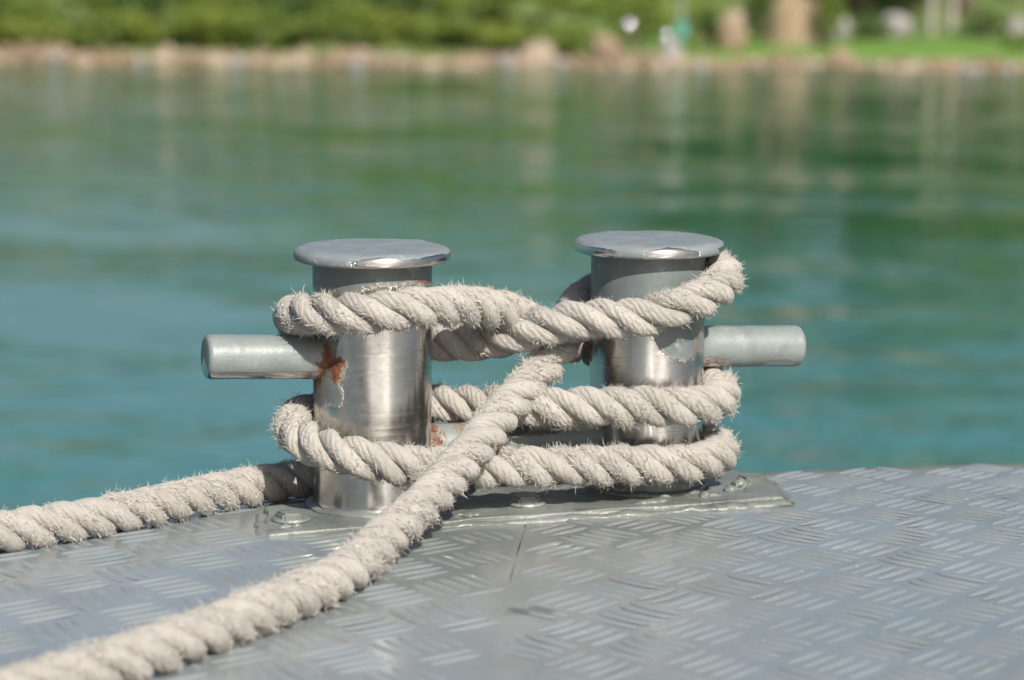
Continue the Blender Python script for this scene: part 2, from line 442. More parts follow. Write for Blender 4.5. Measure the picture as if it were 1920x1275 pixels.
# ---- leaf clumps
def leaf_cloud(n, centres, radii, size, rng):
    """n leaf faces (bent quads) spread through the given ellipsoid clumps"""
    centres = np.asarray(centres, float); radii = np.asarray(radii, float)
    k = rng.integers(0, len(centres), n)
    d = rng.normal(size=(n, 3)); d /= np.linalg.norm(d, axis=1)[:, None]
    r = rng.uniform(.25, 1.0, n) ** .5
    P = centres[k] + d * r[:, None] * radii[k]
    nrm = d + rng.normal(size=(n, 3)) * .6; nrm[:, 2] += .35; nrm /= np.linalg.norm(nrm, axis=1)[:, None]
    a = np.cross(nrm, rng.normal(size=(n, 3))); a /= np.linalg.norm(a, axis=1)[:, None]
    b = np.cross(nrm, a)
    s = size * rng.uniform(.6, 1.35, n)[:, None]
    V = np.stack([P - a * s, P - b * s * .45 + nrm * s * .12, P + a * s, P + b * s * .45 + nrm * s * .12], 1).reshape(-1, 3)
    F = np.arange(4 * n).reshape(n, 4)
    return V, F
def tube(path, radii, m=8):
    path = np.asarray(path, float); n = len(path); V = []
    for i in range(n):
        t = path[min(i + 1, n - 1)] - path[max(i - 1, 0)]; t /= np.linalg.norm(t)
        a = np.cross(t, (0.3, 1, .1)); a /= np.linalg.norm(a); b = np.cross(t, a)
        ph = np.linspace(0, 2 * math.pi, m, endpoint=False)
        V.append(path[i] + radii[i] * (np.cos(ph)[:, None] * a + np.sin(ph)[:, None] * b))
    return np.concatenate(V), grid_faces(n, m, True)

# shrubs low on the bank
def shrub(px, d, wid, hgt, mat, label, group, n=750, leaf=.085):
    X = pxx(px, d); z = float(bank_h(X, d))
    root = empty('shrub', (X, d, z)); tag(root, label, 'shrub', group)
    c = []; r = []
    for _ in range(7):
        c.append((random.uniform(-.55, .55) * wid, random.uniform(-.4, .4) * wid, hgt * random.uniform(.3, .78)))
        q = random.uniform(.30, .48)
        r.append((q * wid, q * wid, hgt * random.uniform(.22, .34)))
    V, F = leaf_cloud(n, c, r, leaf, RNG); V[:, 2] = np.maximum(V[:, 2], .02)
    mesh_obj('crown', V, F, mat, root, smooth=False)
    for _ in range(3):
        tx, ty = random.uniform(-.35, .35) * wid, random.uniform(-.3, .3) * wid
        V, F = tube([(tx * .2, ty * .2, -.1), (tx * .6, ty * .6, hgt * .3), (tx, ty, hgt * .6)], [.035, .025, .012], 6)
        mesh_obj('stem', V, F, BARK_D, root)
    return root
GRP = 'shrubs along the far bank'
LY = 'bright yellow green shrub low on the far bank'
LG = 'mid green shrub low on the far bank'
LD = 'dark green shrub low on the far bank'
x = -40
while x < 1060:
    d = 60.75 + random.uniform(-.1, .4)
    k = random.choices((0, 1, 2), (5, 4, 1))[0]
    shrub(x, d, random.uniform(.8, 1.3), random.uniform(.7, 1.25), (LEAF_Y, LEAF_G, LEAF_D)[k], (LY, LG, LD)[k], GRP)
    x += random.uniform(55, 85)
x = -20
while x < 1080:
    d = 62.7 + random.uniform(-.4, .6)
    k = random.choices((0, 1, 2), (4, 4, 1.5))[0]
    shrub(x, d, random.uniform(1.1, 1.7), random.uniform(1.0, 1.6), (LEAF_Y, LEAF_G, LEAF_D)[k], (LY, LG, LD)[k], GRP, 900, .10)
    x += random.uniform(90, 140)
shrub(1180, 63.5, 1.3, 1.6, LEAF_G, 'green shrub behind the two bright globes on the far bank', GRP, 600)
shrub(1310, 62.4, .55, 1.15, LEAF_D, 'narrow dark shrub between the teal post and the tan boulder', GRP, 420)
shrub(1422, 65.0, .75, 1.9, LEAF_D, 'dark shrub between the tan boulder and the sandy mound', GRP, 600)
shrub(1546, 65.4, .62, 1.7, LEAF_G, 'shrub right of the sandy mound behind the lawn', GRP, 500)
shrub(1620, 69.0, .8, .75, LEAF_D, 'low dark shrub between two grey boulders behind the lawn', GRP, 400)
shrub(1840, 69.4, .9, .95, LEAF_D, 'low dark shrub behind the right end of the lawn', GRP, 400)
shrub(1905, 62.4, .6, .55, LEAF_G, 'small shrub at the right end of the lawn by the waterline', GRP, 300)

# trees: tapered trunk with limbs, open crown
def tree(px, d, h, mat, bark, label, trunk_r=.16, crown_w=2.6, crown_z=.45, n=1500, leaf=.19, lean=0.0, group='trees on the far bank'):
    X = pxx(px, d); z = float(bank_h(X, d))
    root = empty('tree', (X, d, z)); tag(root, label, 'tree', group)
    top = np.array([lean * h, random.uniform(-.3, .3), h * .82])
    path = [top * f + np.array([math.sin(f * 5 + px) * .1 * f, 0, 0]) for f in (-.03, 0, .15, .35, .6, .8, 1)]
    V, F = tube(path, [trunk_r * 1.35, trunk_r * 1.2, trunk_r, trunk_r * .85, trunk_r * .6, trunk_r * .4, .03], 10)
    tr = mesh_obj('trunk', V, F, bark, root)
    c = []; r = []
    for k in range(8):
        f = random.uniform(crown_z, .9); a = random.uniform(0, 6.28); rr = crown_w * random.uniform(.35, 1.0) * (1.1 - .5 * f)
        b0 = top * f * .85; b1 = np.array([top[0] * f + rr * math.cos(a), rr * math.sin(a), h * min(.95, f + .12)])
        V, F = tube([b0, (b0 + b1) / 2 + (0, 0, .15), b1], [trunk_r * .4, trunk_r * .25, .02], 6)
        mesh_obj('limb', V, F, bark, tr)
        c.append(b1); q = crown_w * random.uniform(.30, .5); r.append((q, q, q * .7))
    c.append(top); r.append((crown_w * .5, crown_w * .5, crown_w * .4))
    V, F = leaf_cloud(n, c, r, leaf, RNG)
    mesh_obj('crown', V, F, mat, root, smooth=False)
tree(1735, 70.0, 8.5, LEAF_G, BARK_P, 'pale straight trunk behind the lawn, left of a pair', .10, 2.8)
tree(1772, 70.8, 8.0, LEAF_G, BARK_P, 'pale straight trunk behind the lawn, right of a pair', .10, 2.8)
tree(1800, 73.5, 10.0, LEAF_D, BARK_D, 'dark trunk behind the pair of pale trunks', .22, 3.4)
tree(1600, 74.0, 10.5, LEAF_D, BARK_D, 'dark trunk behind the pale grey boulder', .24, 3.6)
tree(1665, 78.0, 11.0, LEAF_G, BARK_D, 'thin brown trunk deep behind the lawn', .2, 3.6)
tree(1425, 70.5, 9.5, LEAF_D, BARK_D, 'dark tree trunk standing left of the sandy mound', .22, 3.4)
tree(1890, 76.0, 10.0, LEAF_G, BARK_D, 'brown trunk near the right edge of the far bank', .22, 3.6)
tree(1210, 72.0, 8.5, LEAF_G, BARK_D, 'tree trunk in the shrubs behind the two bright globes', .2, 3.2)

# dense growth of the hillside and behind the lawn
cs = []; rs = []
for _ in range(420):
    X = random.uniform(-34, 5); Y = random.uniform(66, 96)
    cs.append((X, Y, float(bank_h(X, Y)) + random.uniform(.2, .8))); q = random.uniform(.8, 1.8); rs.append((q, q, q * .75))
V, F = leaf_cloud(26000, cs, rs, .26, RNG)
half_n = len(F) // 2
tag(mesh_obj('hillside_growth', V, F, LEAF_G, smooth=False), 'dense green growth covering the hillside above the shrubs', 'vegetation', kind='stuff')
cs = []; rs = []
for _ in range(200):
    X = random.uniform(2.5, 36); Y = random.uniform(75, 92)
    cs.append((X, Y, float(bank_h(X, Y)) + random.uniform(.2, 4.5))); q = random.uniform(1.0, 2.0); rs.append((q, q, q * .8))
V, F = leaf_cloud(15000, cs, rs, .28, RNG)
tag(mesh_obj('woodland_growth', V, F, LEAF_D, smooth=False), 'dark woodland growth behind the lawn and the trunks', 'vegetation', kind='stuff')

# post with teal box, polished globes added to catch the sun as two glints
GPOLE_M = m_plain('pole_grey', (.40, .44, .42), (.34, .38, .36), 5, .5)
X = pxx(1271, 62.6); zb = float(bank_h(X, 62.6))
root = empty('marker_post', (X, 62.6, zb)); tag(root, 'thin pale post with a teal box at its foot on the bank', 'post')
V, F = tube([(0, 0, -.1), (0, 0, 1.2), (0, 0, 2.6)], [.034, .03, .03], 10); mesh_obj('pole', V, F, GPOLE_M, root)
def box_bm(sx, sy, sz, bev, z0=0.0):
    bm = bmesh.new(); bmesh.ops.create_cube(bm, size=1.0)
    for v in bm.verts: v.co = (v.co.x * sx, v.co.y * sy, (v.co.z + .5) * sz + z0)
    bmesh.ops.bevel(bm, geom=list(bm.edges), offset=bev, segments=2, affect='EDGES')
    return bm
def bm_obj(name, bm, mat, parent=None, smooth=True):
    me = bpy.data.meshes.new(name); bm.to_mesh(me); bm.free(); me.materials.append(mat)
    if smooth: me.polygons.foreach_set('use_smooth', np.ones(len(me.polygons), dtype=bool))
    o = bpy.data.objects.new(name, me); col.objects.link(o)
    if parent: o.parent = parent
    return o
bm_obj('box', box_bm(.26, .24, .42, .03, .30), TEAL_M, root, False).location = (0, -.12, 0)
for px, py_, d, lab in ((1172, 42, 62.4, 'upper left of two small bright globes glinting on the far bank'),
                        (1243, 64, 61.2, 'lower right of two small bright globes glinting on the far bank')):
    X = pxx(px, d); zt = .475 - (py_ - (px - 960) * .00785 + 114) / 4600 * d; zb = float(bank_h(X, d))
    root = empty('glint_globe', (X, d, zb)); tag(root, lab, 'lamp', 'bright globes on the far bank')
    hh = max(zt - zb, .25)
    V, F = tube([(0, 0, -.1), (0, 0, hh * .5), (0, 0, hh - .05)], [.03, .025, .025], 8); mesh_obj('stem', V, F, BARK_D, root)
    bm = bmesh.new(); bmesh.ops.create_uvsphere(bm, u_segments=24, v_segments=14, radius=.125)
    for v in bm.verts: v.co.z += hh
    bm_obj('globe', bm, GLOBE_M, root)

# ------------------------------------------------------------------ boat deck
def deckz(y):
    return -.05 * np.maximum(np.asarray(y, float) - 1.7, 0) ** 2
EDGE = [(-3.0, -.40), (-1.2, 1.20), (-.62, 1.755), (-.4131, 1.9337), (-.2981, 2.0345), (-.1724, 2.1663), (-.10, 2.200), (.10, 2.210),
        (.2089, 2.2276), (.2719, 2.2584), (.3767, 2.2862), (.4945, 2.3158), (1.2, 2.45), (3.0, 2.75)]
EX = np.array([e[0] for e in EDGE]); EY = np.array([e[1] for e in EDGE])
def edge_y(x): return np.interp(x, EX, EY)
def seam_x(y): return .0122 + (np.asarray(y, float) - 1.98) * .0645
deck = empty('deck', (0, 0, 0)); tag(deck, 'grey painted metal deck with raised tread bars under the mooring fitting', 'deck', kind='structure')
def plate_sheet(side):
    if side > 0: wv = np.concatenate([np.linspace(.0008, .62, 90), np.linspace(.65, 3.0, 20)])
    else: wv = -np.concatenate([np.linspace(.0008, .50, 80), np.linspace(.53, 3.0, 24)])
    tv = np.concatenate([np.linspace(0, .62, 20), np.linspace(.63, 1, 110)])
    Y = np.full((len(tv), len(wv)), 0.0); X = np.zeros_like(Y); y0 = -4.0
    Wm = np.repeat(wv[None, :], len(tv), 0); Tm = np.repeat(tv[:, None], len(wv), 1)
    Y = y0 + Tm * 6
    for _ in range(8):
        X = seam_x(Y) + Wm; Y = y0 + Tm * (edge_y(X) - y0)
    wob = lattice(Y.shape, (30, 26), np.random.default_rng(5 + side))
    Z = deckz(Y) + .0006 * wob
    Y[-1] += .0022 * lattice((1, len(wv)), (1, 60), np.random.default_rng(9))[0]       # nibbled outer edge
    rows = [np.stack([X, Y, Z], -1)]
    e = rows[0][-1].copy()
    for dy, dz in ((.0012, -.0008), (.002, -.0025), (.002, -.010)):
        q = e.copy(); q[:, 1] += dy; q[:, 2] += dz; rows.append(q[None])
    V = np.concatenate(rows, 0); n, m = V.shape[:2]
    Fq = grid_faces(n, m)
    if side < 0: Fq = Fq[:, ::-1]
    # the edge beside the seam turns down
    s0 = V[:, 0].copy(); s0[:, 2] -= .006
    s0 = np.concatenate([V[:, 0], s0])
    base = n * m
    Fs = np.array([[base + i, base + i + 1, base + n + i + 1, base + n + i] for i in range(n - 1)])
    if side < 0: Fs = Fs[:, ::-1]
    o = mesh_obj('deck_plate', np.concatenate([V.reshape(-1, 3), s0]), np.concatenate([Fq, Fs]), DECK, deck)
    return o
plates = {1: plate_sheet(1), -1: plate_sheet(-1)}
# seam filler strip and hull below
yy = np.concatenate([np.linspace(-4, 1.5, 15), np.linspace(1.52, 2.2, 45)])
yy[-1] = 2.19; dip = .0002 + .0024 * sstep(yy, 1.70, 1.80) * (.55 + .45 * np.sin(yy * 70))            # the joint is filled with paint nearer the camera
V = np.concatenate([np.stack([seam_x(yy) - .004, yy, deckz(yy) - dip], -1), np.stack([seam_x(yy) + .004, yy, deckz(yy) - dip], -1)])
mesh_obj('seam_filler', V, np.array([[i, 60 + i, 61 + i, i + 1] for i in range(59)]), DECK, deck)
hx = np.concatenate([EX[:1], EX, EX[-1:]]); hy = np.concatenate([[-4.0], EY - .004, [-4.0]])
top = np.stack([hx, hy, deckz(hy) - .009], -1); bot = top.copy(); bot[:, 2] = WZ - .3
nn = len(hx)
mesh_obj('hull_side', np.concatenate([top, bot]), [[i, (i + 1) % nn, nn + (i + 1) % nn, nn + i] for i in range(nn)], HULL_M, deck, smooth=False)

# ---- raised tread bars
def bar_mesh_arrays(Lh=.0240, Wd=.0046, H=.0019, nl=11, nw=7):
    s = np.linspace(-1, 1, nl)[:, None]; q = np.linspace(-1, 1, nw)[None, :]
    wid = Wd * np.maximum((1 - np.abs(s) ** 2.4) ** .7, .06)
    bend = .0012 * (1 - s ** 2)
    X = s * Lh * np.ones_like(q); Yb = q * wid + bend * 0
    prof = (.5 + .5 * np.cos(np.pi * q)) ** .75 * np.sqrt(np.maximum(1 - s ** 2, 0)) 
    Z = prof * H - .00012
    return np.stack([X, Yb, Z], -1).reshape(-1, 3), grid_faces(nl, nw)
BV, BF = bar_mesh_arrays()
bar_me = None
PITCH = .0812
ubit = np.array([.94015, .34075]); vbit = np.array([-.34075, .94015]); MB = np.array([.00045, 2.08075])
PLATE_POLY = [(-.238, -.080), (.222, -.086), (.243, .0), (.20, .075), (.05, .068), (-.06, .046), (-.215, .016)]
def inside(poly, p, grow=1.0):
    x, y = p; c = False; n = len(poly)
    for i in range(n):
        x1, y1 = poly[i]; x2, y2 = poly[(i + 1) % n]
        x1 *= grow; x2 *= grow; y1 *= grow * 1.02; y2 *= grow * 1.02
        if (y1 > y) != (y2 > y) and x < (x2 - x1) * (y - y1) / (y2 - y1) + x1: c = not c
    return c
bars = []
for side, anchor, rot, ph in ((1, (.2735, 1.990), math.radians(3.6), 0), (-1, (-.2941, 1.7298), math.radians(-7.5), 1)):
    pu = np.array([math.cos(rot), math.sin(rot)]); pv = np.array([-math.sin(rot), math.cos(rot)])
    for i in range(-26, 27):
        for j in range(-26, 12):
            for k in (0, 1):          # 0: bars leaning right-away, 1: right-near
                c = np.array(anchor) + PITCH * ((i + .5 * (k ^ ph)) * pu + (j + .5 * (k ^ ph)) * pv)
                if abs(c[0]) > 1.3 or c[1] < .7: continue
                ang = rot + (math.pi / 4 if k == 0 else -math.pi / 4)
                perp = np.array([-math.sin(ang), math.cos(ang)])
                for b in range(-2, 3):
                    p = c + perp * b * .0123
                    if (p[0] - seam_x(p[1])) * side < .016: continue
                    if p[1] > edge_y(p[0]) - .016: continue
                    lp = p - MB
                    if inside(PLATE_POLY, (lp @ ubit, lp @ vbit), 1.10): continue
                    # size on the picture
                    dpt = p[1]; px = 960 + 4600 * p[0] / dpt; py = -114 + 4600 * .475 / dpt
                    vis = (-40 < px < 1960) and (py < 1300)
                    bars.append((vis, 1 / dpt if vis else 0, p, ang, side))
bars.sort(key=lambda b: (-int(b[0]), -b[1]))
me0 = None; rest = []
for n, (vis, s, p, ang, side) in enumerate(bars):
    tilt = -math.atan(.1 * max(p[1] - 1.7, 0))
    if n < 296 and vis:
        if me0 is None:
            ob = mesh_obj('tread_bar', BV, BF, DECK, plates[side]); me0 = ob.data
        else:
            ob = bpy.data.objects.new('tread_bar', me0); col.objects.link(ob); ob.parent = plates[side]
        ob.matrix_local = Matrix.Translation((p[0], p[1], float(deckz(p[1])) + random.uniform(-.0002, .0003))) @ Matrix.Rotation(tilt, 4, 'X') @ Matrix.Rotation(ang, 4, 'Z') @ Matrix.Diagonal((random.uniform(.96, 1.04), random.uniform(.9, 1.1), random.uniform(.85, 1.1), 1))
    else: rest.append((p, ang, side))
for side in (1, -1):
    rr = [(p, a) for p, a, s in rest if s == side]
    P = np.array([r[0] for r in rr]); A = np.array([r[1] for r in rr])
    nb = len(P); ca, sa = np.cos(A)[:, None], np.sin(A)[:, None]
    X = BV[None, :, 0] * ca - BV[None, :, 1] * sa + P[:, :1]; Yv = BV[None, :, 0] * sa + BV[None, :, 1] * ca + P[:, 1:2]
    Z = np.repeat(BV[None, :, 2], nb, 0) * RNG.uniform(.8, 1.1, (nb, 1)) + deckz(Yv)
    FF = (BF[None] + (np.arange(nb) * len(BV))[:, None, None]).reshape(-1, 4)
    o = mesh_obj('distant_tread_bars', np.stack([X, Yv, Z], -1).reshape(-1, 3), FF, DECK, plates[side]); o['kind'] = 'stuff'

# ------------------------------------------------------------------ mooring bitt
HALF = .12546; RZ = math.atan2(.34075, .94015)
bitt = empty('mooring_bitt', (MB[0], MB[1], 0), RZ)
tag(bitt, 'twin post steel mooring bitt with peeling grey paint bolted to the deck', 'bitt')
R0 = .05
def gauss(a, s): return np.exp(-(a / s) ** 2)
def angd(a, b): return (a - b + 180) % 360 - 180
def make_post(sgn, thc, fields, zcap):
    m, n = 160, 150
    z = np.linspace(-.02, .2095, n)[:, None]; th = np.linspace(-180, 180, m, endpoint=False)[None, :]
    r = R0 + 0 * z + 0 * th
    r = r + .0022 * np.exp(-np.clip(z - .002, 0, 1) / .0022)            # weld flare at the foot
    r = r + .0015 * np.exp(-np.clip(.2095 - z, 0, 1) / .002)
    V = np.stack([r * np.cos(np.radians(th)), r * np.sin(np.radians(th)), z + 0 * th], -1).reshape(-1, 3)
    phi = angd(th, thc)
    pf, rf = fields(phi + 0 * z, z + 0 * th)
    o = mesh_obj('post', V, grid_faces(n, m, True), STEEL, bitt, attrs={'paint': pf.ravel(), 'rust': rf.ravel()})
    o.location = (sgn * HALF, 0, 0)
    # cap disc
    prof = [(.0, -.0005), (.050, -.0005), (.0630, 0), (.0652, .0012), (.0657, .003), (.0657, .0062), (.0648, .0082), (.0612, .0104), (.0595, .0108), (.045, .0112), (.03, .0114), (.015, .0115), (0, .0115)]
    # finer rings on the top so the paint relief can sit on it
    mc = 180
    rr = np.array([p[0] for p in prof]); zz = np.array([p[1] for p in prof])
    phc = np.linspace(0, 2 * math.pi, mc, endpoint=False)[None, :]
    bumpz = .0007 * lattice((len(prof), mc), (6, 22), np.random.default_rng(3 + sgn), True) * (zz[:, None] > .009)
    bumpz[-1] = bumpz[-1].mean()
    V = np.stack([rr[:, None] * np.cos(phc), rr[:, None] * np.sin(phc), zz[:, None] + bumpz], -1).reshape(-1, 3)
    phd = angd(np.degrees(phc), thc) + 0 * rr[:, None]
    pf = np.where(zz[:, None] > .0095, .9, np.where(zz[:, None] > .007, .10, -.10)) + 0 * phd
    if sgn < 0:
        pf = pf - .55 * gauss(phd - 8, 13) * (zz[:, None] < .0107) - .4 * gauss(phd - 55, 12) * (zz[:, None] < .010) + .25 * gauss(phd + 50, 35)
    else:
        pf = pf - .95 * gauss(phd - 18, 13) * (zz[:, None] < .0107) - .2 * gauss(phd + 45, 20) * (zz[:, None] < .007) + .35 * gauss(phd + 12, 12) + .3 * gauss(phd - 50, 15)
    pf = pf + np.where(zz[:, None] < .001, .5, 0)
    rf = -.6 + .5 * gauss(phd + 5, 6) * (zz[:, None] > .004) + 0 * phd
    cp = mesh_obj('cap', V, grid_faces(len(prof), mc, True), CAPM, o, attrs={'paint': pf.ravel(), 'rust': rf.ravel()})
    cp.location = (0, 0, zcap)
    return o
def fieldL(phi, z):
    K = 26.0
    zb = .193 - .010 * gauss(phi + 75, 28) + .003 * np.sin(np.radians(phi * 3))
    top = (z - zb) * K
    patch = .55 - np.maximum(np.abs(phi + 68) / 36, np.abs(z - .119 - .0002 * (phi + 60)) / .030) * .60
    foot = (.0035 - z) * 40 + .30 * gauss(phi - 55, 35) - .2
    back = (np.abs(phi) - 115) / 60
    pf = np.maximum.reduce([top, patch, foot, back])
    rf = -.75 + 1.5 * gauss(phi + 72, 17) * gauss(z - .118, .026) + .75 * gauss(phi + 48, 20) * gauss(z - .126, .020) + 1.5 * gauss(phi + 33, 9) * gauss(z - .1275, .007) + 1.4 * gauss(phi + 36, 8) * gauss(z - .116, .006) \
        + 1.2 * gauss(phi + 48, 9) * gauss(z - .137, .010) + 1.45 * gauss(phi - 62, 26) * gauss(z - zb - .001, .0032) + 1.0 * gauss(phi, 40) * gauss(z - zb, .002) \
        + 1.5 * gauss(phi - 74, 9) * gauss(z - .062, .016) + 1.2 * gauss(phi + 78, 10) * gauss(z - .002, .006) + .5 * gauss(phi - 20, 5) * gauss(z - .012, .01)
    rf = rf + .8 * gauss(phi + 73, 5) * gauss(z - .095, .018) + .6 * gauss(phi + 60, 3) * gauss(z - .100, .016)
    return pf, rf
def fieldR(phi, z):
    zb = .150 - .022 * sstep(phi, -2, 14) - .010 * sstep(phi, 14, 34) + .010 * gauss(phi - 62, 12) + .006 * gauss(phi + 55, 20)
    top = (z - zb) * 34
    foot = (.016 - z) * 40
    back = (np.abs(phi) - 115) / 60
    pf = np.maximum.reduce([top, foot, back])
    rf = -.75 + 1.6 * gauss(phi + 74, 13) * gauss(z - .135, .022) + 1.5 * gauss(phi - 58, 5) * gauss(z - .139, .006) + .9 * gauss(phi - 60, 16) * gauss(z - zb, .006) \
        + 1.1 * gauss(phi + 78, 9) * gauss(z - .19, .02)
    return pf, rf
post_l = make_post(-1, -106.6, fieldL, .2095)
post_r = make_post(1, -113.0, fieldR, .2080)

def make_bar(name, a, b, r, fields, rounded=(False, True), flare=True):
    a = np.array(a, float); b = np.array(b, float); L = np.linalg.norm(b - a); t = (b - a) / L
    sv = np.cross((0, 0, 1.0), t); sv /= np.linalg.norm(sv); uv_ = np.cross(t, sv)
    m = 72; n = 90
    st = np.linspace(0, L, n); rad = np.full(n, r)
    if flare: rad = rad + .0035 * np.exp(-st / .0028)
    if rounded[1]:
        e = .0042; st2 = []; rd2 = []
        for k in range(1, 8):
            q = k / 8 * math.pi / 2
            st2.append(L + e * math.sin(q)); rd2.append(r - e + e * math.cos(q))
        st2 += [L + e + .0002, L + e + .0004, L + e + .0005]; rd2 += [r * .5, r * .25, .0002]
        st = np.concatenate([st, st2]); rad = np.concatenate([rad, rd2])
    ph = np.linspace(0, 2 * math.pi, m, endpoint=False)
    wob = .00022 * lattice((len(st), m), (14, 9), np.random.default_rng(int(L * 1e5)), True)
    RR = rad[:, None] + wob * (rad[:, None] > r * .6)
    V = a + st[:, None, None] * t + RR[..., None] * (np.cos(ph)[None, :, None] * sv + np.sin(ph)[None, :, None] * uv_)
    pf, rf = fields((st[:, None] / L) + 0 * ph, np.sin(ph)[None, :] + 0 * st[:, None], np.cos(ph)[None, :] + 0 * st[:, None])
    return mesh_obj(name, V.reshape(-1, 3), grid_faces(len(st), m, True), PIPE, bitt, attrs={'paint': pf.ravel(), 'rust': rf.ravel()})
def f_lbar(s, upness, sd):
    pf = .215 + 0 * s - .6 * sstep(-upness, .45, .75)
    rf = -.75 + 1.5 * gauss(s - 0.0, .13) * (1 - .3 * upness) + 0 * s
    return pf, rf
def f_rbar(s, upness, sd):
    pf = .225 + 0 * s - .75 * gauss(s - .12, .16) * sstep(-upness, .2, .7) - .85 * gauss(s - .8, .12) * sstep(-upness, .45, .8)
    rf = -.8 + 1.2 * gauss(s - .05, .12) * sstep(-upness, .0, .7) + 0 * s
    return pf, rf
def f_cross(s, upness, sd):
    pf = .30 + 0 * s - .75 * gauss(s - .52, .18) * sstep(upness, .1, .7)
    rf = -.75 + 1.5 * gauss(s - .205, .035) + 1.1 * gauss(s - .3, .05) * sstep(upness, .2, .8) + .3 * gauss(s - .8, .05)
    return pf, rf
make_bar('side_bar', (-.1700, 0, .1290), (-.2650, 0, .1338), .0186, f_lbar)
make_bar('side_bar', (.1700, 0, .1210), (.2690, 0, .1168), .0184, f_rbar)
make_bar('cross_bar', (-.1255, 0, .0470), (.1255, 0, .0460), .0185, f_cross, (False, False), False)

# base plate, lumpy with old paint
bm = bmesh.new()
pts = []
for i in range(len(PLATE_POLY)):
    p, q = np.array(PLATE_POLY[i]), np.array(PLATE_POLY[(i + 1) % len(PLATE_POLY)])
    k = max(2, int(np.linalg.norm(q - p) / .004))
    for j in range(k): pts.append(p + (q - p) * j / k)
pts = np.array(pts); cen2 = pts.mean(0)
rings = [(1.0, -.022), (1.0, -.0022), (.997, -.0008), (.992, .0002), (.98, .0006), (.93, .0006), (.86, .0006), (.78, .0006), (.68, .0006), (.56, .0006), (.42, .0006), (.25, .0006), (.02, .0006)]
rngp = np.random.default_rng(21); nz = lattice((len(rings), len(pts)), (6, 46), rngp, True)
V = []
for k, (s, z) in enumerate(rings):
    q = cen2 + (pts - cen2) * s
    out = .0016 * nz[k][:, None] * (pts - cen2) / np.linalg.norm(pts - cen2, axis=1)[:, None] * (k < 5)
    V.append(np.column_stack([q + out, z + (.0006 * nz[k] if k > 1 else 0 * nz[k])]))
plate = mesh_obj('base_plate', np.concatenate(V), grid_faces(len(rings), len(pts), True), THICK, bitt)
def lumpy_tube(name, path, r, mat, parent, seed, m=12, amp=.35):
    path = np.asarray(path, float); n = len(path); rng = np.random.default_rng(seed)
    ns = lattice((n, m), (max(4, n // 4), 4), rng, True) * amp + lattice((n, m), (max(4, n // 12), 2), rng, True) * amp
    V = []
    for i in range(n):
        t = path[min(i + 1, n - 1)] - path[max(i - 1, 0)]; t /= np.linalg.norm(t)
        a = np.cross(t, (0, 0, 1.0)); a /= np.linalg.norm(a); b = np.cross(a, t)
        ph = np.linspace(0, 2 * math.pi, m, endpoint=False)
        e = min(1, i / 4 + .05, (n - 1 - i) / 4 + .05)
        rr = r * e ** .5 * (1 + ns[i])
        V.append(path[i] + rr[:, None] * (np.cos(ph)[:, None] * a * 1.35 + np.sin(ph)[:, None] * b * .8))
    return mesh_obj(name, np.concatenate(V), grid_faces(n, m, True), mat, parent)
def along(p0, p1, n, z0, z1): return [(p0[0] + (p1[0] - p0[0]) * i / (n - 1), p0[1] + (p1[1] - p0[1]) * i / (n - 1), z0 + (z1 - z0) * i / (n - 1)) for i in range(n)]
lumpy_tube('weld_bead', along((-.225, -.082), (.226, -.089), 190, -.0045, -.0055), .0044, THICK, plate, 2)
lumpy_tube('weld_bead', along((.226, -.089), (.246, .0), 50, -.0045, -.008), .0045, THICK, plate, 3)
lumpy_tube('weld_bead', along((-.240, -.078), (-.220, .012), 50, -.0035, -.006), .0045, THICK, plate, 4)
for s_, pc in ((-1, post_l), (1, post_r)):
    ring = [(s_ * HALF + .0525 * math.cos(a), .0525 * math.sin(a), .0012) for a in np.linspace(0, 2 * math.pi, 100)]
    lumpy_tube('weld_bead', ring, .0036, THICK, plate, 7 + s_, 10, .45)
for k_, (x0, y0, x1, y1, r_) in enumerate(((.180, -.050, .205, -.045, .0040), (.196, -.028, .214, -.034, .0050), (.150, -.066, .172, -.062, .0030), (-.225, -.060, -.205, -.064, .0032), (-.075, -.068, -.052, -.070, .0028), (.085, -.073, .120, -.071, .0030))):
    lumpy_tube('paint_lump', along((x0, y0), (x1, y1), 22, .0008, .0008), r_, THICK, plate, 40 + k_, 12, .6)
def bolt(x, y, rz, sink=0.0):
    bm = bmesh.new()
    bmesh.ops.create_cone(bm, cap_ends=True, segments=6, radius1=.0135, radius2=.0135, depth=.007)
    bmesh.ops.bevel(bm, geom=list(bm.edges), offset=.0016, segments=2, affect='EDGES')
    for v in bm.verts: v.co.z += .0035; v.co.x += random.uniform(-.0003, .0003)
    r = bmesh.ops.create_cone(bm, cap_ends=True, segments=28, radius1=.0165, radius2=.0155, depth=.002)
    for v in r['verts']: v.co.z += .0012
    o = bm_obj('bolt', bm, THICK, plate, False); o.location = (x, y, .001 - sink); o.rotation_euler = (0, 0, rz)
bolt(-.2065, -.037, .3); bolt(-.002, -.043, .25); bolt(.2230, -.016, .1, .0035)

